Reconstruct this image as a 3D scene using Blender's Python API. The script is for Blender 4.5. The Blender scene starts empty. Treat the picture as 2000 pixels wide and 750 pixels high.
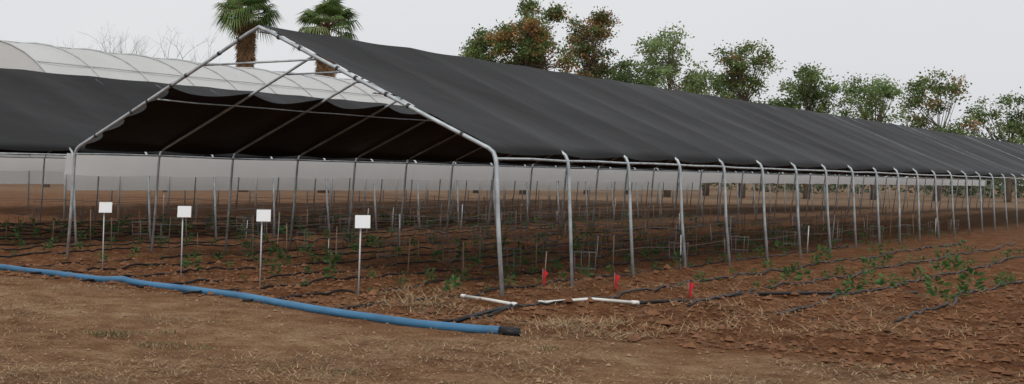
import bpy, math, random
import numpy as np
from mathutils import Vector, Matrix
rnd=random.Random(7); rng=np.random.default_rng(11)
sc=bpy.context.scene
TH=0.8071; C0=Vector((5.477,17.006,0)); D1=Vector((math.cos(TH),math.sin(TH),0)); D2=Vector((-math.sin(TH),math.cos(TH),0))
D1n=np.array(D1[:]);D2n=np.array(D2[:]);C0n=np.array(C0[:])
def L(t,s,z=0.0): 
    p=C0+D1*t+D2*s; return Vector((p.x,p.y,z))
# ---------------- noise
def vnoise(x,y,seed=0):
    xi=np.floor(x).astype(np.int64);yi=np.floor(y).astype(np.int64);fx=x-xi;fy=y-yi
    fx=fx*fx*(3-2*fx);fy=fy*fy*(3-2*fy)
    def h(a,b):
        n=(a*374761393+b*668265263+seed*974711)&0x7fffffff
        n=((n^(n>>13))*1274126177)&0x7fffffff
        return ((n^(n>>16))&0xffff)/65535.0
    return (h(xi,yi)*(1-fx)+h(xi+1,yi)*fx)*(1-fy)+(h(xi,yi+1)*(1-fx)+h(xi+1,yi+1)*fx)*fy
def fbm(x,y,o=4,seed=0):
    s=0;a=.5
    for i in range(o): s=s+a*(vnoise(x*2**i,y*2**i,seed+i*17)-.5);a*=.55
    return s
# ---------------- materials
def mat(name,col,rough=.8,metal=0,var=0.0,vscale=5.0,bump=0,bscale=40,spec=.3,trans=None):
    m=bpy.data.materials.new(name);m.use_nodes=True;nt=m.node_tree;N=nt.nodes;b=N['Principled BSDF']
    b.inputs['Base Color'].default_value=(*col,1);b.inputs['Roughness'].default_value=rough;b.inputs['Metallic'].default_value=metal
    b.inputs['Specular IOR Level'].default_value=spec
    tc=N.new('ShaderNodeTexCoord')
    if var>0:
        n=N.new('ShaderNodeTexNoise');n.inputs['Scale'].default_value=vscale;n.inputs['Detail'].default_value=6
        nt.links.new(tc.outputs['Object'],n.inputs['Vector'])
        r=N.new('ShaderNodeValToRGB');r.color_ramp.elements[0].position=.3;r.color_ramp.elements[1].position=.7
        r.color_ramp.elements[0].color=tuple(c*(1-var) for c in col)+(1,);r.color_ramp.elements[1].color=tuple(min(1,c*(1+var)) for c in col)+(1,)
        nt.links.new(n.outputs['Fac'],r.inputs['Fac']);nt.links.new(r.outputs['Color'],b.inputs['Base Color'])
    if bump>0:
        n=N.new('ShaderNodeTexNoise');n.inputs['Scale'].default_value=bscale;n.inputs['Detail'].default_value=5
        nt.links.new(tc.outputs['Object'],n.inputs['Vector'])
        bp=N.new('ShaderNodeBump');bp.inputs['Strength'].default_value=bump;bp.inputs['Distance'].default_value=.02
        nt.links.new(n.outputs['Fac'],bp.inputs['Height']);nt.links.new(bp.outputs['Normal'],b.inputs['Normal'])
    if trans:
        t=N.new('ShaderNodeBsdfTranslucent');t.inputs['Color'].default_value=(*col,1)
        mx=N.new('ShaderNodeMixShader');mx.inputs['Fac'].default_value=trans
        nt.links.new(b.outputs[0],mx.inputs[1]);nt.links.new(t.outputs[0],mx.inputs[2]);nt.links.new(mx.outputs[0],N['Material Output'].inputs['Surface'])
    return m
M_steel=mat('galvanised_steel',(.42,.46,.48),.42,.4,.3,6)
M_steel_w=mat('pale_steel',(.58,.60,.60),.45,.15,.12,6)
M_clip=mat('clip_dark',(.05,.05,.05),.6)
M_white=mat('white_curtain',(.92,.92,.90),.7,0,.06,1.2,trans=.62)
M_film=mat('greenhouse_film',(.80,.81,.80),.45,0,.06,.35,trans=.4)
M_rib=mat('greenhouse_rib',(.45,.46,.46),.6)
M_sign=mat('sign_plate',(.85,.86,.87),.5)
M_stake=mat('sign_stake',(.5,.51,.52),.5,.2)
M_blue=mat('blue_hose_plastic',(.055,.17,.30),.42,0,.28,1.6,.3,12)
M_black=mat('black_poly',(.014,.014,.016),.5,0,.3,3)
M_pvc=mat('white_pvc',(.74,.73,.68),.5,0,.1,5)
M_red=mat('red_plastic',(.50,.015,.02),.6)
M_straw=mat('straw',(.38,.27,.15),.9,0,.4,2.0)
M_dry=mat('dry_grass',(.28,.185,.105),.95,0,.4,.9)
M_wood=mat('stake_wood',(.20,.14,.10),.9,0,.4,2)
M_wire=mat('wire',(.18,.17,.16),.6,.3)
M_bark=mat('bark',(.16,.13,.10),.95,0,.4,1,.6,8)
M_barkp=mat('palm_trunk',(.17,.11,.075),.95,0,.4,2,.8,9)
M_skirt=mat('dead_frond',(.20,.12,.06),.95,0,.4,2)
def cloth_mat():
    m=bpy.data.materials.new('black_shade_cloth');m.use_nodes=True;nt=m.node_tree;N=nt.nodes;b=N['Principled BSDF']
    b.inputs['Specular IOR Level'].default_value=.2
    tc=N.new('ShaderNodeTexCoord');mp=N.new('ShaderNodeMapping');mp.inputs['Rotation'].default_value=(0,0,-TH-.35);mp.inputs['Scale'].default_value=(.15,.6,1)
    nt.links.new(tc.outputs['Object'],mp.inputs['Vector'])
    n=N.new('ShaderNodeTexNoise');n.inputs['Scale'].default_value=.6;n.inputs['Detail'].default_value=5;n.inputs['Roughness'].default_value=.5
    nt.links.new(mp.outputs[0],n.inputs['Vector'])
    r=N.new('ShaderNodeValToRGB');r.color_ramp.elements[0].position=.3;r.color_ramp.elements[1].position=.75
    r.color_ramp.elements[0].color=(.010,.010,.0105,1);r.color_ramp.elements[1].color=(.020,.020,.021,1)
    nt.links.new(n.outputs['Fac'],r.inputs['Fac']);nt.links.new(r.outputs[0],b.inputs['Base Color'])
    rr=N.new('ShaderNodeMapRange');rr.inputs[1].default_value=.35;rr.inputs[2].default_value=.7;rr.inputs[3].default_value=.72;rr.inputs[4].default_value=.58
    nt.links.new(n.outputs['Fac'],rr.inputs[0]);nt.links.new(rr.outputs[0],b.inputs['Roughness'])
    n2=N.new('ShaderNodeTexNoise');n2.inputs['Scale'].default_value=1.5;n2.inputs['Detail'].default_value=4
    nt.links.new(tc.outputs['Object'],n2.inputs['Vector'])
    bp=N.new('ShaderNodeBump');bp.inputs['Strength'].default_value=.5;bp.inputs['Distance'].default_value=.05
    nt.links.new(n2.outputs['Fac'],bp.inputs['Height']);nt.links.new(bp.outputs[0],b.inputs['Normal'])
    return m
M_cloth=cloth_mat()
def leaf_mat(name,col,tr=.3):
    return mat(name,col,.6,0,.35,.5,trans=tr)
# ---------------- mesh helpers
class MB:
    def __init__(s): s.v=[];s.f=[];s.mi=[]
    def tube(s,pts,r,n=8,mi=0,cap=True):
        pts=[Vector(p) for p in pts]
        rs=r if isinstance(r,(list,tuple)) else [r]*len(pts)
        base=len(s.v);prev=None
        for i,p in enumerate(pts):
            d=(pts[min(i+1,len(pts)-1)]-pts[max(i-1,0)]).normalized()
            a=Vector((0,0,1)) if abs(d.z)<.9 else Vector((1,0,0))
            if prev is not None and (prev-d*prev.dot(d)).length>.1: x=(prev-d*prev.dot(d)).normalized()
            else: x=d.cross(a).normalized()
            prev=x;y=d.cross(x)
            for k in range(n):
                an=2*math.pi*k/n
                s.v.append(tuple(p+(x*math.cos(an)+y*math.sin(an))*rs[i]))
        for i in range(len(pts)-1):
            for k in range(n):
                a=base+i*n+k;b=base+i*n+(k+1)%n
                s.f.append((a,b,b+n,a+n));s.mi.append(mi)
        if cap:
            s.f.append(tuple(base+k for k in range(n))[::-1]);s.mi.append(mi)
            e=base+(len(pts)-1)*n
            s.f.append(tuple(e+k for k in range(n)));s.mi.append(mi)
    def poly(s,vs,mi=0):
        b=len(s.v);s.v+= [tuple(v) for v in vs];s.f.append(tuple(range(b,b+len(vs))));s.mi.append(mi)
    def grid(s,P,mi=0):
        nu,nv=len(P),len(P[0]);b=len(s.v)
        for row in P: s.v+=[tuple(p) for p in row]
        for i in range(nu-1):
            for j in range(nv-1):
                a=b+i*nv+j;s.f.append((a,a+1,a+nv+1,a+nv));s.mi.append(mi)
    def obj(s,name,mats,parent=None,smooth=True):
        me=bpy.data.meshes.new(name);me.from_pydata(s.v,[],s.f);me.polygons.foreach_set('material_index',s.mi)
        if smooth: me.polygons.foreach_set('use_smooth',[True]*len(s.f))
        for m in mats: me.materials.append(m)
        o=bpy.data.objects.new(name,me);sc.collection.objects.link(o)
        if parent: o.parent=parent
        return o
def empty(name):
    o=bpy.data.objects.new(name,None);sc.collection.objects.link(o);return o
def fast_quads(name,quads,mats,mi=None,parent=None):
    n=len(quads);me=bpy.data.meshes.new(name);k=quads.shape[1]
    me.vertices.add(n*k);me.vertices.foreach_set('co',quads.reshape(-1).astype(np.float32))
    me.loops.add(n*k);me.loops.foreach_set('vertex_index',np.arange(n*k,dtype=np.int32))
    me.polygons.add(n);me.polygons.foreach_set('loop_start',np.arange(0,n*k,k,dtype=np.int32))
    if mi is not None: me.polygons.foreach_set('material_index',mi.astype(np.int32))
    for m in mats: me.materials.append(m)
    me.update(calc_edges=True);me.validate()
    o=bpy.data.objects.new(name,me);sc.collection.objects.link(o)
    if parent:o.parent=parent
    return o
# ---------------- ground height
def gh(x,y):
    x=np.asarray(x,float);y=np.asarray(y,float)
    t=(x-C0n[0])*D1n[0]+(y-C0n[1])*D1n[1]; s=(x-C0n[0])*D2n[0]+(y-C0n[1])*D2n[1]
    soil=np.clip((t+3.3+1.2*fbm(x*.7,y*.7,3,5))/1.0,0,1)
    h=.05*fbm(x*.5,y*.5,3,1)+soil*(.13*fbm(x*2.0,y*2.0,4,2)+.08*fbm(x*7,y*7,2,3))+(1-soil)*(.03*fbm(x*4,y*4,4,4)+.012*fbm(x*9,y*9,2,8))
    h=h+soil*.022*np.cos(s*2*math.pi/1.1)
    fade=np.clip(1.6-np.hypot(x,y)/60,0,1)
    return h*fade
def ghf(x,y): return float(gh(np.array([x]),np.array([y]))[0])
def LG(t,s,dz=0.0):
    p=L(t,s);return Vector((p.x,p.y,ghf(p.x,p.y)+dz))
def axis(a,b,step,far):
    c=list(np.arange(a,b,step));st=step;x=c[-1]
    while x<far: st*=1.12;x+=st;c.append(x)
    st=step;x=c[0];l=[]
    while x>-far: st*=1.12;x-=st;l.append(x)
    return np.array(l[::-1]+c)
xs=axis(-3,16.5,.06,900);ys=axis(7,24,.06,1200)
X,Y=np.meshgrid(xs,ys,indexing='ij');Z=gh(X,Y)
V=np.stack([X,Y,Z],-1).reshape(-1,3);nx,ny=len(xs),len(ys)
I=(np.arange(nx-1)[:,None]*ny+np.arange(ny-1)[None,:]).reshape(-1)
F=np.stack([I,I+ny,I+ny+1,I+1],-1)
me=bpy.data.meshes.new('ground');me.vertices.add(len(V));me.vertices.foreach_set('co',V.reshape(-1).astype(np.float32))
me.loops.add(F.size);me.loops.foreach_set('vertex_index',F.reshape(-1).astype(np.int32))
me.polygons.add(len(F));me.polygons.foreach_set('loop_start',np.arange(0,F.size,4,dtype=np.int32));me.update(calc_edges=True)
me.polygons.foreach_set('use_smooth',[True]*len(F))
g=bpy.data.objects.new('ground',me);sc.collection.objects.link(g)
def ground_mat():
    m=bpy.data.materials.new('earth');m.use_nodes=True;nt=m.node_tree;N=nt.nodes;lk=nt.links.new;b=N['Principled BSDF']
    b.inputs['Roughness'].default_value=.95;b.inputs['Specular IOR Level'].default_value=.05
    tc=N.new('ShaderNodeTexCoord')
    def noise(sc_,d=6,ro=.6,vec=None):
        n=N.new('ShaderNodeTexNoise');n.inputs['Scale'].default_value=sc_;n.inputs['Detail'].default_value=d;n.inputs['Roughness'].default_value=ro
        lk(vec or tc.outputs['Object'],n.inputs['Vector']);return n.outputs['Fac']
    def ramp(f,c):
        r=N.new('ShaderNodeValToRGB');e=r.color_ramp.elements
        e[0].position=c[0][0];e[0].color=(*c[0][1],1);e[1].position=c[-1][0];e[1].color=(*c[-1][1],1)
        for p,q in c[1:-1]:
            x=e.new(p);x.color=(*q,1)
        lk(f,r.inputs['Fac']);return r.outputs['Color']
    def math_(op,a,b_=None):
        n=N.new('ShaderNodeMath');n.operation=op
        for i,q in enumerate((a,b_)):
            if q is None: continue
            if isinstance(q,(int,float)): n.inputs[i].default_value=q
            else: lk(q,n.inputs[i])
        return n.outputs[0]
    def mix(f,a,b_,bt='MIX'):
        n=N.new('ShaderNodeMix');n.data_type='RGBA';n.blend_type=bt
        if isinstance(f,(int,float)): n.inputs[0].default_value=f
        else: lk(f,n.inputs[0])
        for i,q in ((6,a),(7,b_)):
            if isinstance(q,tuple): n.inputs[i].default_value=(*q,1)
            else: lk(q,n.inputs[i])
        return n.outputs[2]
    dp=N.new('ShaderNodeVectorMath');dp.operation='DOT_PRODUCT';lk(tc.outputs['Object'],dp.inputs[0]);dp.inputs[1].default_value=D1[:]
    t=math_('SUBTRACT',dp.outputs['Value'],C0.dot(D1))
    msk=math_('ADD',math_('ADD',t,4.2),math_('MULTIPLY',math_('SUBTRACT',noise(.8,5),.5),5))
    msk=math_('MULTIPLY',msk,.6);cl=N.new('ShaderNodeClamp');lk(msk,cl.inputs[0]);msk=cl.outputs[0]
    tan=ramp(noise(2.2,9,.7),[(.3,(.165,.092,.05)),(.5,(.30,.185,.11)),(.7,(.43,.305,.20))])
    grit=ramp(noise(38,6,.75),[(.35,(.45,.40,.36)),(.6,(1.2,1.16,1.1))])
    tan=mix(.9,tan,grit,'MULTIPLY')
    big=ramp(noise(.45,4),[(.35,(.78,.68,.60)),(.65,(1.1,1.08,1.05))])
    tan=mix(1.0,tan,big,'MULTIPLY')
    soil=ramp(noise(3.0,9,.7),[(.3,(.085,.034,.015)),(.5,(.175,.078,.036)),(.72,(.30,.17,.092))])
    grit2=ramp(noise(25,6,.7),[(.35,(.40,.36,.34)),(.62,(1.25,1.2,1.15))])
    soil=mix(.85,soil,grit2,'MULTIPLY')
    mp=N.new('ShaderNodeMapping');mp.inputs['Scale'].default_value=(6,30,6);mp.inputs['Rotation'].default_value=(0,0,.3);lk(tc.outputs['Object'],mp.inputs['Vector'])
    lit=ramp(math_('MULTIPLY',noise(1,6,.8,mp.outputs[0]),math_('ADD',noise(1.1,4),.5)),[(.55,(0,0,0)),(.66,(1,1,1))])
    col=mix(msk,tan,soil)
    col=mix(math_('MULTIPLY',lit,.35),col,(.40,.29,.18))
    ln=N.new('ShaderNodeVectorMath');ln.operation='LENGTH';lk(tc.outputs['Object'],ln.inputs[0])
    far=N.new('ShaderNodeMapRange');far.inputs[1].default_value=45;far.inputs[2].default_value=110;lk(ln.outputs['Value'],far.inputs[0])
    col=mix(far.outputs[0],col,ramp(noise(.08,5),[(.35,(.15,.095,.06)),(.65,(.23,.155,.10))]))
    lk(col,b.inputs['Base Color'])
    bp=N.new('ShaderNodeBump');bp.inputs['Strength'].default_value=1;bp.inputs['Distance'].default_value=.05
    lk(math_('ADD',noise(14,9,.75),math_('MULTIPLY',noise(60,4,.7),.4)),bp.inputs['Height']);lk(bp.outputs[0],b.inputs['Normal'])
    return m
me.materials.append(ground_mat())
# ---------------- shade houses
W=8.234;P=1.953;R=1.924;EI=.15;SP=2.288
def shade_house(name,s0,nh,t0=0.0):
    root=empty(name)
    fr=MB();AP=W/2
    for k in range(nh):
        t=t0+k*SP
        jt=rnd.uniform(-.03,.03);jb=rnd.uniform(-.03,.03)
        pts=[(0+jt,-.06),(EI*.5,.9),(EI-.02,P-.18),(EI-.005,P-.09),(EI+.03,P-.01),(EI+.10,P+.045)]
        for f in (.25,.5,.75,.95): pts.append((EI+(AP-EI)*f,P+R*f+(-.012 if f<.9 else 0)))
        prof=pts+[(AP-.07,P+R-.045),(AP,P+R-.01),(AP+.07,P+R-.045)]+[(W-a,b) for a,b in pts[::-1]]
        rr=.030 if k==0 else .025
        fr.tube([L(t+(jb if z<.5 and k else 0),s0+a,z) for a,z in prof],rr,8 if k<12 else 5,0)
        f=.72;z=P+R*f-.02
        sa=EI+(AP-EI)*f
        fr.tube([L(t+.05,s0+sa-.0,z),L(t+.05,s0+W-sa+.0,z)],.018,6,0)
    T1=t0+(nh-1)*SP
    for (a,z,r) in ((EI+.02,P-.09,.020),(W-EI-.02,P-.09,.020),(AP,P+R-.075,.021),(W*.25,P+R*.46-.06,.013),(W*.75,P+R*.46-.06,.013)):
        pp=[];n=int((T1-t0)/1.1)
        for i in range(n+1): pp.append(L(t0+(T1-t0)*i/n,s0+a+rnd.uniform(-.008,.008),z+rnd.uniform(-.012,.008)))
        fr.tube(pp,r,6,0)
    for f in (.12,.33,.42,.55,.63,.8,.9):
        for e in (0,1):
            a=EI+(AP-EI)*f;z=P+R*f-.01;b=EI+(AP-EI)*(f+.010);z2=P+R*(f+.010)-.01
            if e:a=W-a;b=W-b
            fr.tube([L(t0,s0+a,z),L(t0,s0+b,z2)],.037,8,2)
    fr.obj('pipe_frame',[M_steel,M_steel_w,M_clip],root)
    def slope_cloth(nm,fa,fb,side,tstart):
        mb=MB();rows=[];dt=.13 if s0<5 else .25
        T=np.arange(tstart,min(T1,t0+30),dt).tolist()+np.arange(min(T1,t0+30),T1+.2,.6).tolist()
        nv=28
        for t in T:
            ph=((t-t0)/SP)%1.0;sg=math.sin(math.pi*ph)
            row=[]
            nz=float(vnoise(np.array([t*.9]),np.array([s0+3.3]),4)[0])
            for j in range(nv+1):
                v=j/nv
                f=fa+(fb-fa)*v
                edge_lo=(1-v)**6;edge_hi=v**6
                f2=f
                if fa<.2: f2=f+edge_lo*(.018*sg+.012*nz)
                if fb<.9: f2=f2-edge_hi*(.03*sg+.02*nz)
                a=EI+(AP-EI)*f2;z=P+R*f2+.036
                sag=.055*sg*(.4+.6*math.sin(math.pi*min(1,max(0,f))))
                z-=sag+.012*nz
                fe=max(0,1-(t-tstart)/.7)
                if side=='L': tt=t+fe*.26*abs(math.sin(v*math.pi*4.0+.3))**.7
                else: tt=t+fe*.05*abs(math.sin(v*math.pi*7.0))
                if side=='L': a=W-a
                row.append(L(tt,s0+a,z))
            if fa<.2:
                h0=row[0]
                dz=.06+.05*sg+.03*nz
                off=D2*(-.03 if side=='R' else .03)
                row=[h0+off*1.2+Vector((0,0,-dz)),h0+off+Vector((0,0,-dz*.45))]+row
            rows.append(row)
        mb.grid(rows)
        return mb.obj(nm,[M_cloth],root)
    slope_cloth('roof_cloth_right',.02,1.0,'R',t0+.045)
    slope_cloth('roof_cloth_left',.02,.54,'L',t0+.045)
    mb=MB();rows=[]
    for i in range(int((T1-t0)/.35)):
        t=t0+i*.35;sg=math.sin(math.pi*(((t-t0)/SP)%1.0))
        row=[]
        for j in range(7):
            v=j/6
            row.append(L(t,s0+W+.06+.04*v+.012*math.sin(t*5+v*2)+.01*math.sin(t*11),P-.08-.38*v-.03*sg))
        rows.append(row)
    mb.grid(rows);mb.obj('side_curtain',[M_white],root)
    return root
shade_house('shade_house',0.0,40)
shade_house('shade_house',14.39-W/2,34,0.0)
# ---------------- greenhouse
def greenhouse(name,sc_,hw,zt,zg,ta,tb):
    root=empty(name);mb=MB();rib=MB();rows=[]
    def arch(f,ex=0): 
        an=math.pi*(1-f);return (sc_+math.cos(an)*(hw+ex),zg+(zt-zg+ex)*math.sin(an)**.9)
    T=np.linspace(ta,tb,int((tb-ta)/.6))
    for t in T:
        sag=.05*abs(math.sin(math.pi*(t-ta)/2.4))
        rows.append([L(t,arch(j/28)[0],arch(j/28)[1]-sag) for j in range(29)])
    mb.grid(rows)
    for s_ in (-1,1):
        mb.grid([[L(t,sc_+s_*(hw+.01),zg-(zg-.9)*j/3) for j in range(4)] for t in T])
    n=28
    for j in range(n):
        a=arch(j/n);b=arch((j+1)/n);zb=zg
        mb.poly([L(ta,a[0],zb),L(ta,b[0],zb),L(ta,b[0],max(b[1],zb+.001)),L(ta,a[0],max(a[1],zb+.001))])
    mb.obj('film_cover',[M_film],root)
    t=ta
    while t<=tb:
        rib.tube([L(t,arch(j/20,.02)[0],arch(j/20,.02)[1]) for j in range(21)],.03,5)
        for s_ in (-1,1): rib.tube([L(t,sc_+s_*(hw+.03),0),L(t,sc_+s_*(hw+.03),zg+.1)],.04,5)
        t+=2.4
    rib.tube([L(ta-.04,sc_-hw,zg),L(ta-.04,sc_+hw,zg)],.04,5)
    for f in (.25,.5,.75): rib.tube([L(ta,arch(f,.03)[0],arch(f,.03)[1]),L(tb,arch(f,.03)[0],arch(f,.03)[1])],.02,5)
    rib.obj('hoop_ribs',[M_rib],root)
greenhouse('greenhouse',24.0,4.6,5.75,2.3,11,66)
# ---------------- plant label signs
for i,s in enumerate((6.0,4.3,2.87,1.06)):
    root=empty('plant_label_sign');t=(-1.45,-1.55,-1.53,-1.86)[i]
    st=MB();b=LG(t,s,-.05);top=.97
    st.tube([b,Vector((b.x+.01,b.y,top))],.011,6);st.obj('stake',[M_stake],root)
    c=Vector((b.x+.02,b.y-.02,top+.03));w=.105;h=.085
    r=(Vector((.96,.25,0))).normalized();u=Vector((.27+.06*(i%2),.30,.8)).normalized();u=(u-r*u.dot(r)).normalized();n=r.cross(u)
    pb=MB()
    q=[c-r*w-u*h,c+r*w-u*h,c+r*w+u*h+r*.02,c-r*w+u*h+r*.02];o=n*.006
    A=[p+o for p in q];B=[p-o for p in q]
    pb.poly(A);pb.poly(B[::-1])
    for k in range(4): pb.poly([A[k],B[k],B[(k+1)%4],A[(k+1)%4]])
    pb.obj('plate',[M_sign],root,False)
    br=MB();br.tube([c-n*.03-u*.05,c-n*.008+u*.04],.009,6);br.obj('bracket',[M_stake],root)
# ---------------- blue hose
def smoothpath(pts,n=8):
    out=[];P_=[pts[0]]+pts+[pts[-1]]
    for i in range(1,len(P_)-2):
        for k in range(n):
            u=k/n;p0,p1,p2,p3=P_[i-1],P_[i],P_[i+1],P_[i+2]
            out.append(tuple(.5*((2*p1[j])+(-p0[j]+p2[j])*u+(2*p0[j]-5*p1[j]+4*p2[j]-p3[j])*u*u+(-p0[j]+3*p1[j]-3*p2[j]+p3[j])*u**3) for j in range(2)))
    out.append(tuple(pts[-1]));return out
hp=smoothpath([(-2.2,22),(-2.3,17),(-2.45,12.5),(-2.6,9),(-2.72,6.2),(-2.78,4.66),(-2.85,4.0),(-3.14,2.17),(-3.66,.41),(-3.86,-1.05),(-3.78,-1.83)],10)
root=empty('blue_hose');mb=MB()
hz=[ghf(*L(t,s)[:2]) for t,s in hp];hz=np.convolve(np.pad(hz,3,'edge'),np.ones(7)/7,'valid')
mb.tube([L(t,s,hz[i]+.035) for i,(t,s) in enumerate(hp)],[.048+.002*math.sin(i*.9) for i in range(len(hp))],12);mb.obj('hose',[M_blue],root)
mb=MB();e=hp[-1];mb.tube([LG(e[0],e[1],.04),LG(e[0]+.0,e[1]-.1,.03),LG(e[0]+.04,e[1]-.2,.02)],[.056,.05,.03],8)
mb.tube([LG(e[0]+.03,e[1]-.05,.05),LG(e[0]+.16,e[1]-.12,.05)],.03,8)
mb.obj('end_clamp',[M_black],root)
# ---------------- drip lines
mb=MB()
for k,s in enumerate((-6.6,-5.4,-4.3,-3.2,-2.1,-1.0,.5,1.6,2.7,3.8,4.9,6.0,7.1,8.9,10.0,11.1,12.2,13.3,14.4,15.5,16.6,17.7)):
    ts=-3.1 if s>3 else (-3.5 if s>0 else (-3.3 if s>-1.5 else 0))
    if s>8: ts=-2.3
    if s<-2: ts=.6+rnd.uniform(-1,1.5)
    pts=[];t=ts;ph=rnd.uniform(0,6)
    while t<26:
        dz=.028+.012*math.sin(t*2.1+ph)
        pts.append(LG(t,s+.07*math.sin(t*.9+ph)+.04*math.sin(t*2.3+ph),dz));t+=.16
    mb.tube(pts,.017,5)
mb.tube([LG(.5,-1.56,.03),LG(1.2,-1.72,.04),LG(1.9,-1.9,.03),LG(2.6,-2.12,.03),LG(3.12,-2.31,.03),LG(4.2,-2.9,.03),LG(6,-3.6,.03)],.024,6)
mb.tube([LG(-3.15,-1.0,.03),LG(-2.7,-.93,.03),LG(-2.1,-.9,.03),LG(-1.53,-.87,.03)],.022,6)
mb.obj('drip_irrigation_lines',[M_black])
for a in (((-.7,.19),(-1.12,-.37),(-1.51,-.89)),((-.54,-.8),(.0,-1.2),(.51,-1.56))):
    root=empty('pvc_pipe');mb=MB();p=[LG(x,y,.04) for x,y in a];p[1].z=max(p[1].z,(p[0].z+p[2].z)/2);mb.tube(p,.020,8);mb.obj('pipe',[M_pvc],root)
    m2=MB();d=(p[-1]-p[-2]).normalized();m2.tube([p[-1]-d*.05,p[-1]+d*.05],.028,8);m2.tube([p[0]+d*.04,p[0]-d*.05,p[0]-d*.07+Vector((.05,.03,-.01))],.026,8);m2.obj('fitting',[M_pvc],root)
for (t,s) in ((2.23,.45),(2.65,-.45),(2.42,-1.57)):
    root=empty('marker_flag');b=LG(t,s,-.03);m1=MB();m1.tube([b,b+Vector((.0,0,.30))],.006,5);m1.obj('wire_stake',[M_wire],root)
    rows=[]
    for i in range(7):
        v=i/6;rows.append([b+Vector((.006+.065*u*(1-.5*v)+.02*math.sin(v*5+u*3)*u,.03*math.sin(u*5+v*3),.29-.22*v-.06*u)) for u in (0,.33,.66,1)])
    m2=MB();m2.grid(rows);m2.obj('red_ribbon',[M_red],root)
# ---------------- seedlings, stakes
q=[];mi=[]
def leafq(c,d,l,w):
    d=d/np.linalg.norm(d);up=rng.normal(size=3);sd=np.cross(d,up);sd/=np.linalg.norm(sd)
    return [c,c+d*l*.5+sd*w,c+d*l,c+d*l*.5-sd*w]
stk=MB();wires=MB()
for s in (.5,1.6,2.7,3.8,4.9,6.0,7.1,8.9,10,11.1,12.2,13.3,14.4,15.5,16.6,-1.0,-2.1,-3.2,-4.3):
    t=-.8+rnd.uniform(0,.5) if s>0 else 3.2+rnd.uniform(0,1)
    k=0
    while t<(34 if s>0 else 20):
        p=LG(t,s+rnd.uniform(-.06,.06),0);sz=rnd.uniform(.06,.26) if rnd.random()<.8 else rnd.uniform(.26,.40)
        nl=int(36*(1 if t<12 else .5))
        for i in range(nl):
            a=rnd.uniform(0,6.28);el=rnd.uniform(.1,1.3);d=np.array([math.cos(a)*math.cos(el),math.sin(a)*math.cos(el),math.sin(el)])
            c=np.array(p[:])+np.array([0,0,sz*rnd.uniform(.1,.7)])+d*sz*.2
            q.append(leafq(c,d*np.array([1,1,.5]),sz*rnd.uniform(.2,.4),sz*.07));mi.append(rnd.randrange(2))
        if s>0 and k%3==0 and t>1.5:
            h=rnd.uniform(.35,.85);stk.tube([p+Vector((.05,0,-.02)),p+Vector((.05+rnd.uniform(-.04,.04),rnd.uniform(-.04,.04),h))],.009 if t<15 else .012,4,0 if rnd.random()<.8 else 1)
        if s>0 and t>3 and k%4==1:
            r=.15;hh=.5
            for a in (0,1.57,3.14,4.71): 
                o=Vector((math.cos(a)*r,math.sin(a)*r,0));wires.tube([p+o,p+o*1.15+Vector((0,0,hh))],.005,3)
            for z in (.22,.48): wires.tube([p+Vector((math.cos(a)*r*1.1,math.sin(a)*r*1.1,z)) for a in np.linspace(0,6.283,9)],.005,3)
        t+=rnd.uniform(.75,1.0);k+=1
    if s>0:
        for zz in (.4,.75): wires.tube([L(tt,s+.05,zz+.03*math.sin(tt*1.3)) for tt in np.arange(5,30,1.5)],.005,3)
fast_quads('seedlings',np.array(q),[leaf_mat('seedling_a',(.08,.16,.04)),leaf_mat('seedling_b',(.05,.11,.035))],np.array(mi))
stk.obj('plant_stakes',[M_wood,M_steel_w]);wires.obj('plant_cages',[M_wire])
# ---------------- straw / dry grass blades
def blades(name,pts,lmin,lmax,flat,mats,w=.004):
    n=len(pts);a=rng.uniform(0,6.283,n);el=rng.uniform(0,flat,n);l=rng.uniform(lmin,lmax,n)
    d=np.stack([np.cos(a)*np.cos(el),np.sin(a)*np.cos(el),np.sin(el)],-1)
    sd=np.stack([-np.sin(a),np.cos(a),np.zeros(n)],-1)*w*rng.uniform(.6,1.5,n)[:,None]
    z=gh(pts[:,0],pts[:,1])+rng.uniform(0.002,.02,n);b=np.stack([pts[:,0],pts[:,1],z],-1)
    Q=np.stack([b-sd,b+sd,b+d*l[:,None]+sd*.3+np.array([0,0,.003]),b+d*l[:,None]-sd*.3+np.array([0,0,.003])],1)
    return fast_quads(name,Q,mats,rng.integers(0,len(mats),n))
def cluster(u,v,n,sx): 
    p=L(u,v);return np.stack([p.x+rng.normal(0,sx,n),p.y+rng.normal(0,sx*.8,n)],-1)
N_=120000
yy=8+rng.random(N_)**1.4*16;xx=(-.12+.9*rng.random(N_))*yy
keep=fbm(xx*1.1,yy*1.1,4,77)+rng.normal(0,.10,N_)>.05
tt_=(xx-C0n[0])*D1n[0]+(yy-C0n[1])*D1n[1];keep&=((tt_<-3)|(rng.random(N_)<.35))
blades('dry_grass',np.stack([xx,yy],-1)[keep],.02,.10,.4,[M_straw,M_dry,mat('dry_grass_dark',(.12,.075,.045),.95)],.003)
cl=[cluster(-2.0,.2,900,.30),cluster(-2.3,-.3,300,.35),cluster(-2.4,-1.9,700,.3),cluster(-1.9,-2.3,350,.4),cluster(-1.2,.9,350,.35),cluster(1.0,-2.6,300,.4),cluster(-.2,.9,200,.3),cluster(2.0,.2,150,.4),cluster(-3,-2.6,300,.3),cluster(3.4,-1,200,.5),cluster(-1.0,-3.4,350,.5),cluster(2.5,-3.6,250,.5),cluster(.3,-4.6,250,.5)]
blades('straw',np.concatenate(cl),.05,.22,.5,[M_straw,M_dry,M_dry],.004)
cl=[]
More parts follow.
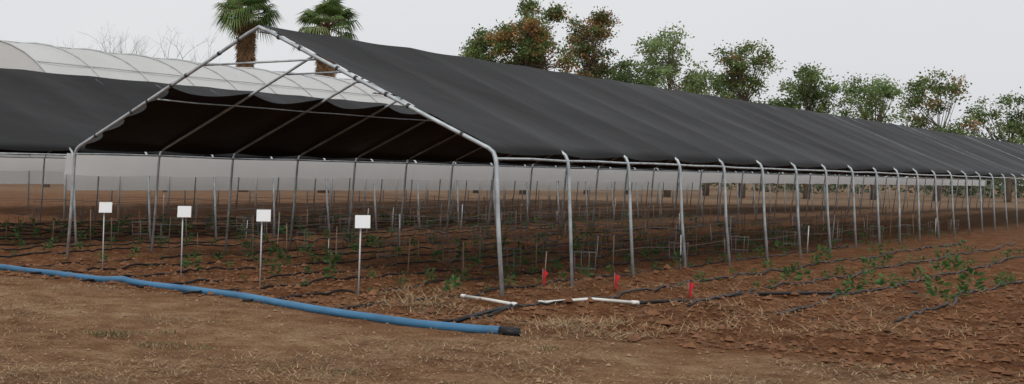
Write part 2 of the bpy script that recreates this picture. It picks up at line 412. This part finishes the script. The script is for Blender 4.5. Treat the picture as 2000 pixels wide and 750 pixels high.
for i in range(10):
    y=rnd.uniform(8,12.5);x=rnd.uniform(-.1,.75)*y
    n=rnd.randrange(40,120);cl.append(np.stack([x+rng.normal(0,rnd.uniform(.05,.13),n),y+rng.normal(0,.06,n)],-1))
for x,y in ((.60,11.6),(.22,12.4),(.15,12.3)):
    cl.append(np.stack([x+rng.normal(0,.13,220),y+rng.normal(0,.10,220)],-1))
blades('weed_tufts',np.concatenate(cl),.015,.045,1.3,[leaf_mat('weed',(.11,.12,.05)),M_dry],.004)
mb=MB()
for i in range(8500):
    y=8+rnd.random()**1.2*14;x=rnd.uniform(-.15,.76)*y;t=(x-C0.x)*D1.x+(y-C0.y)*D1.y
    r=rnd.uniform(.006,.022)*(1.9 if t>-3.4 else .7)*(1.0 if rnd.random()<.9 else 1.8);c=Vector((x,y,ghf(x,y)+r*.3))
    b=len(mb.v)
    for d in ((1,0,0),(0,1,0),(-1,0,0),(0,-1,0),(0,0,.8),(0,0,-.6)): mb.v.append(tuple(c+Vector(d)*r*rnd.uniform(.6,1.3)))
    for f in ((0,1,4),(1,2,4),(2,3,4),(3,0,4),(1,0,5),(2,1,5),(3,2,5),(0,3,5)): mb.f.append(tuple(b+k for k in f));mb.mi.append(0 if t>-3.4 else 1)
mb.obj('soil_clods',[mat('clod_soil',(.18,.085,.042),.95,0,.4,3),mat('clod_tan',(.29,.19,.12),.95,0,.3,3)],None,False)
# ---------------- trees
def at(u,Yd): return (u-1000)/1708.0*Yd
def branch(mb,p,d,l,r,depth,tips,spread=.6,n=5):
    pts=[p];rs=[r];q=p.copy();dd=d.normalized()
    for i in range(3):
        dd=(dd+Vector((rnd.gauss(0,.13),rnd.gauss(0,.13),rnd.gauss(.03,.08)))).normalized();q=q+dd*l/3;pts.append(q.copy());rs.append(r*(1-.15*(i+1)))
    mb.tube(pts,rs,n,0,False)
    if depth==0: tips.append(q);return
    for i in range(rnd.choice((2,3,3))):
        a=Vector((rnd.gauss(0,1),rnd.gauss(0,1),rnd.gauss(.15,.6))).normalized()
        branch(mb,q,(dd+a*spread).normalized(),l*rnd.uniform(.62,.85),r*.5*rnd.uniform(.8,1.1),depth-1,tips,spread,max(3,n-1))
def tree(name,x,y,ztop,width,cols,weights,nclump=70,leaves=110,lsz=.2,crown_h=None):
    root=empty(name);mb=MB();ch=crown_h or width*.8;zc=ztop-ch/2
    mb.tube([Vector((x,y,-.1)),Vector((x+.1,y,zc*.4)),Vector((x-.1,y,zc-ch*.15))],[.3,.22,.12],8,0)
    Q=[];mi=[];lob=[]
    for _ in range(24):
        zz=rnd.uniform(-.5,.40);mxr=math.sqrt(max(.12,1-(max(0,zz+.05)/.6)**2))
        a=rnd.uniform(0,6.283);rr=mxr*math.sqrt(rnd.random())*.85
        lob.append((np.array([math.cos(a)*rr*width/2,math.sin(a)*rr*width/2,zz*ch]),rnd.uniform(.15,.26)*width/2))
    for i in range(nclump):
        lc,lr=lob[i%24]
        d=rng.normal(size=3);d/=np.linalg.norm(d);c=lc+d*lr*rnd.uniform(.5,1.2)
        c[2]=min(c[2],ch/2)
        cw=np.array([x,y,zc])+c
        if i%2==0:
            st=Vector((x,y,zc-ch*.45+rnd.uniform(0,ch*.3)));mb.tube([st,st.lerp(Vector(cw),.5)+Vector((0,0,-.2)),Vector(cw)],[.05,.03,.015],4,0,False)
        k=rnd.choices(range(len(cols)),weights)[0]
        rad=rnd.uniform(.36,.6);n=int(leaves*rnd.uniform(.6,1.3))
        P_=rng.normal(size=(n,3))*rad*np.array([1,1,.65])*.75+cw
        D=rng.normal(size=(n,3));D/=np.linalg.norm(D,axis=1)[:,None];U=rng.normal(size=(n,3));S=np.cross(D,U);S/=np.linalg.norm(S,axis=1)[:,None]
        ls=(lsz*rng.uniform(.6,1.3,n))[:,None]
        Q.append(np.stack([P_,P_+D*ls*.5+S*ls*.3,P_+D*ls,P_+D*ls*.5-S*ls*.3],1))
        kk=np.where(rng.random(n)<.8,k,rng.integers(0,len(cols),n));mi.append(kk)
    mb.obj('trunk_and_limbs',[M_bark],root)
    fast_quads('foliage',np.concatenate(Q),cols,np.concatenate(mi),root)
G1=leaf_mat('leaf_mid',(.13,.19,.06),.4);G2=leaf_mat('leaf_dark',(.07,.11,.035),.35);G3=leaf_mat('leaf_light',(.21,.28,.10),.4);OR=leaf_mat('leaf_orange',(.38,.21,.09),.4);BR=leaf_mat('leaf_brown',(.26,.17,.09),.35);LP=leaf_mat('leaf_pale',(.24,.33,.15),.4)
def tz(u,v,Yd): return 1.65+((335+.0194*(u-1000))-v)/1708.0*Yd
def T_(u,v,w,Yd,cols,wt,nc,lv,ch): tree('broadleaf_tree',at(u,Yd),Yd,tz(u,v,Yd),Yd*w/1708,cols,wt,nc,lv,.24,ch)
T_(1574,114,118,105,[G1,G2,G3,OR],[5,2,3,3],230,95,7.0)
T_(1512,150,56,107,[G1,G2,G3,OR],[5,3,3,1],70,90,4.5)
T_(1660,119,64,112,[G1,G2,BR,OR],[3,2,4,2],120,80,8.0)
T_(1768,150,104,104,[LP,G3,G1],[4,4,2],96,50,6.0)
T_(1868,174,88,108,[G3,G1,G2,OR],[4,4,2,1],100,75,6)
T_(1955,196,105,110,[G1,G2,G3],[4,2,3],110,75,6.5)
T_(2045,216,105,112,[G1,G3,LP],[4,3,2],90,70,6.5)
T_(2130,212,115,112,[G1,G2,G3,OR],[4,2,3,1],120,75,7)
T_(2225,236,110,114,[G1,G2,G3],[4,2,3],96,75,7)
T_(2320,240,120,114,[G1,G2,G3],[4,2,3],96,75,7)
T_(1714,196,90,118,[G2,G1],[4,3],70,80,4.5)
T_(1820,206,95,118,[G2,G1,G3],[4,3,2],70,80,4.5)
def bare(name,x,y,h,w):
    mb=MB();tips=[]
    mb.tube([Vector((x,y,-.1)),Vector((x+.1,y,h*.3)),Vector((x,y,h*.5))],[.28,.2,.14],6)
    for i in range(6):
        a=i*1.05+rnd.uniform(-.3,.3);branch(mb,Vector((x,y,h*(.38+.02*i))),Vector((math.cos(a)*w,math.sin(a)*w,1.0)),h*.22,.09,4,tips,.75,4)
    mb.obj(name,[mat('bare_bark',(.22,.20,.18),.95)])
bare('bare_tree',at(1095,85),85,tz(1095,155,85),1.0)
bare('bare_tree',at(1025,95),95,tz(1025,165,95),.9)
bare('bare_tree',at(935,95),95,tz(935,175,95),.9)
def palm(name,x,y,zc,rad):
    root=empty(name);mb=MB();mb.tube([Vector((x,y,-.1)),Vector((x+.1,y,zc*.3)),Vector((x,y,zc*.7)),Vector((x,y,zc))],[.42,.32,.27,.25],10);mb.obj('trunk',[M_barkp],root)
    G=[];mi=[];pet=MB()
    def frond(d,L_,f,k,droop,z0):
        d=d/np.linalg.norm(d);side=np.cross(d,[0,0,1.]);side/=max(1e-6,np.linalg.norm(side));up=np.cross(side,d)
        base=np.array([x,y,z0])+d*.15;hub=base+d*L_*.5;pet.tube([Vector(base),Vector(hub)],.03,3,0,False)
        n=18
        for i in range(n):
            a=-1.45+2.9*i/(n-1);dd=d*math.cos(a)+side*math.sin(a);l=f*(1-.25*abs(a)/1.45)*rnd.uniform(.85,1.1)
            mid=hub+dd*l*.55+up*.05;tip=hub+dd*l+np.array([0,0,-droop*l]);pw=np.cross(dd,up);pw/=np.linalg.norm(pw);w=.055
            G.append([hub,mid+pw*w,tip,mid-pw*w]);mi.append(k)
    for i in range(58):
        el=math.asin(rnd.uniform(-.45,.98));a=i*2.39996+rnd.uniform(-.2,.2)
        d=np.array([math.cos(a)*math.cos(el),math.sin(a)*math.cos(el),math.sin(el)])
        frond(d,rad*rnd.uniform(.8,1.1),rad*rnd.uniform(.52,.68),rnd.choice((0,0,1,2)) ,.35+.25*(el<.2),zc)
    for i in range(130):
        a=i*2.39996;d=np.array([math.cos(a)*.3,math.sin(a)*.3,-1.0])
        frond(d,rad*.35,rad*rnd.uniform(.3,.48),3,.1,zc-i*.028)
    pet.obj('petioles',[M_skirt],root);fast_quads('fronds',np.array(G),[leaf_mat('palm_a',(.14,.21,.06),.4),leaf_mat('palm_b',(.08,.14,.04),.4),leaf_mat('palm_c',(.22,.28,.11),.4),M_skirt],np.array(mi),root)
palm('palm_tree',at(1198,92),92,tz(1198,134,92),2.4)
palm('palm_tree',at(1306,94),94,tz(1306,150,94),2.5)
Q=[];mi=[]
for i in range(420):
    a=rnd.uniform(-1.0,1.0);d=rnd.uniform(170,230);x=math.sin(a)*d;y=math.cos(a)*d
    h=2.5+4.5*float(vnoise(np.array([a*14.]),np.array([1.5]),9)[0])+rnd.uniform(-.5,.8)
    n=130;P_=rng.normal(size=(n,3))*np.array([2.2,1.5,h*.26])+np.array([x,y,h*.5]);P_[:,2]=np.abs(P_[:,2])
    D=rng.normal(size=(n,3));D/=np.linalg.norm(D,axis=1)[:,None];S=np.cross(D,rng.normal(size=(n,3)));S/=np.linalg.norm(S,axis=1)[:,None]
    Q.append(np.stack([P_,P_+D*.35+S*.25,P_+D*.7,P_+D*.35-S*.25],1));mi.append(np.full(n,rnd.randrange(3)))
fast_quads('distant_treeline',np.concatenate(Q),[leaf_mat('far_a',(.12,.14,.08)),leaf_mat('far_b',(.08,.10,.06)),leaf_mat('far_c',(.18,.15,.10))],np.concatenate(mi))
# ---------------- world, sun, camera
w=bpy.data.worlds.new('World');sc.world=w;w.use_nodes=True;nt=w.node_tree;N=nt.nodes;bg=N['Background']
sky=N.new('ShaderNodeTexSky');sky.sky_type='NISHITA';sky.sun_disc=False;sky.sun_elevation=math.radians(50);sky.sun_rotation=math.radians(200);sky.air_density=1;sky.dust_density=5
hs=N.new('ShaderNodeHueSaturation');hs.inputs['Saturation'].default_value=.15;nt.links.new(sky.outputs[0],hs.inputs['Color'])
tc=N.new('ShaderNodeTexCoord');n=N.new('ShaderNodeTexNoise');n.inputs['Scale'].default_value=1.6;n.inputs['Detail'].default_value=5;nt.links.new(tc.outputs['Generated'],n.inputs['Vector'])
cr=N.new('ShaderNodeValToRGB');cr.color_ramp.elements[0].position=.3;cr.color_ramp.elements[0].color=(.75,.77,.81,1);cr.color_ramp.elements[1].position=.7;cr.color_ramp.elements[1].color=(.88,.885,.895,1);nt.links.new(n.outputs['Fac'],cr.inputs['Fac'])
sc_=N.new('ShaderNodeVectorMath');sc_.operation='SCALE';sc_.inputs['Scale'].default_value=9.8;nt.links.new(cr.outputs[0],sc_.inputs[0])
mx=N.new('ShaderNodeMix');mx.data_type='RGBA';mx.inputs[0].default_value=.88;nt.links.new(hs.outputs[0],mx.inputs[6]);nt.links.new(sc_.outputs[0],mx.inputs[7])
nt.links.new(mx.outputs[2],bg.inputs['Color']);bg.inputs['Strength'].default_value=.1
sun=bpy.data.lights.new('sun','SUN');sun.energy=1.2;sun.angle=math.radians(12);sun.color=(1,.97,.92)
so=bpy.data.objects.new('sun',sun);sc.collection.objects.link(so);so.rotation_euler=(math.radians(40),0,math.radians(-20))
cam=bpy.data.cameras.new('camera');co=bpy.data.objects.new('camera',cam);sc.collection.objects.link(co);sc.camera=co
FW=1375.0
cam.sensor_width=36;cam.lens=36*1708.15/FW;cam.shift_x=560/FW;cam.shift_y=5/FW;cam.clip_end=4000;cam.clip_start=.05
pitch=-.0233;roll=.0194
fwd=Vector((0,math.cos(pitch),math.sin(pitch)));up0=Vector((0,-math.sin(pitch),math.cos(pitch)));r0=Vector((1,0,0))
r=r0*math.cos(roll)+up0*math.sin(roll);u=-r0*math.sin(roll)+up0*math.cos(roll)
co.matrix_world=Matrix((( r.x,u.x,-fwd.x,0),(r.y,u.y,-fwd.y,0),(r.z,u.z,-fwd.z,1.65),(0,0,0,1)))
sc.view_settings.view_transform='Standard';sc.view_settings.look='None';sc.view_settings.exposure=0
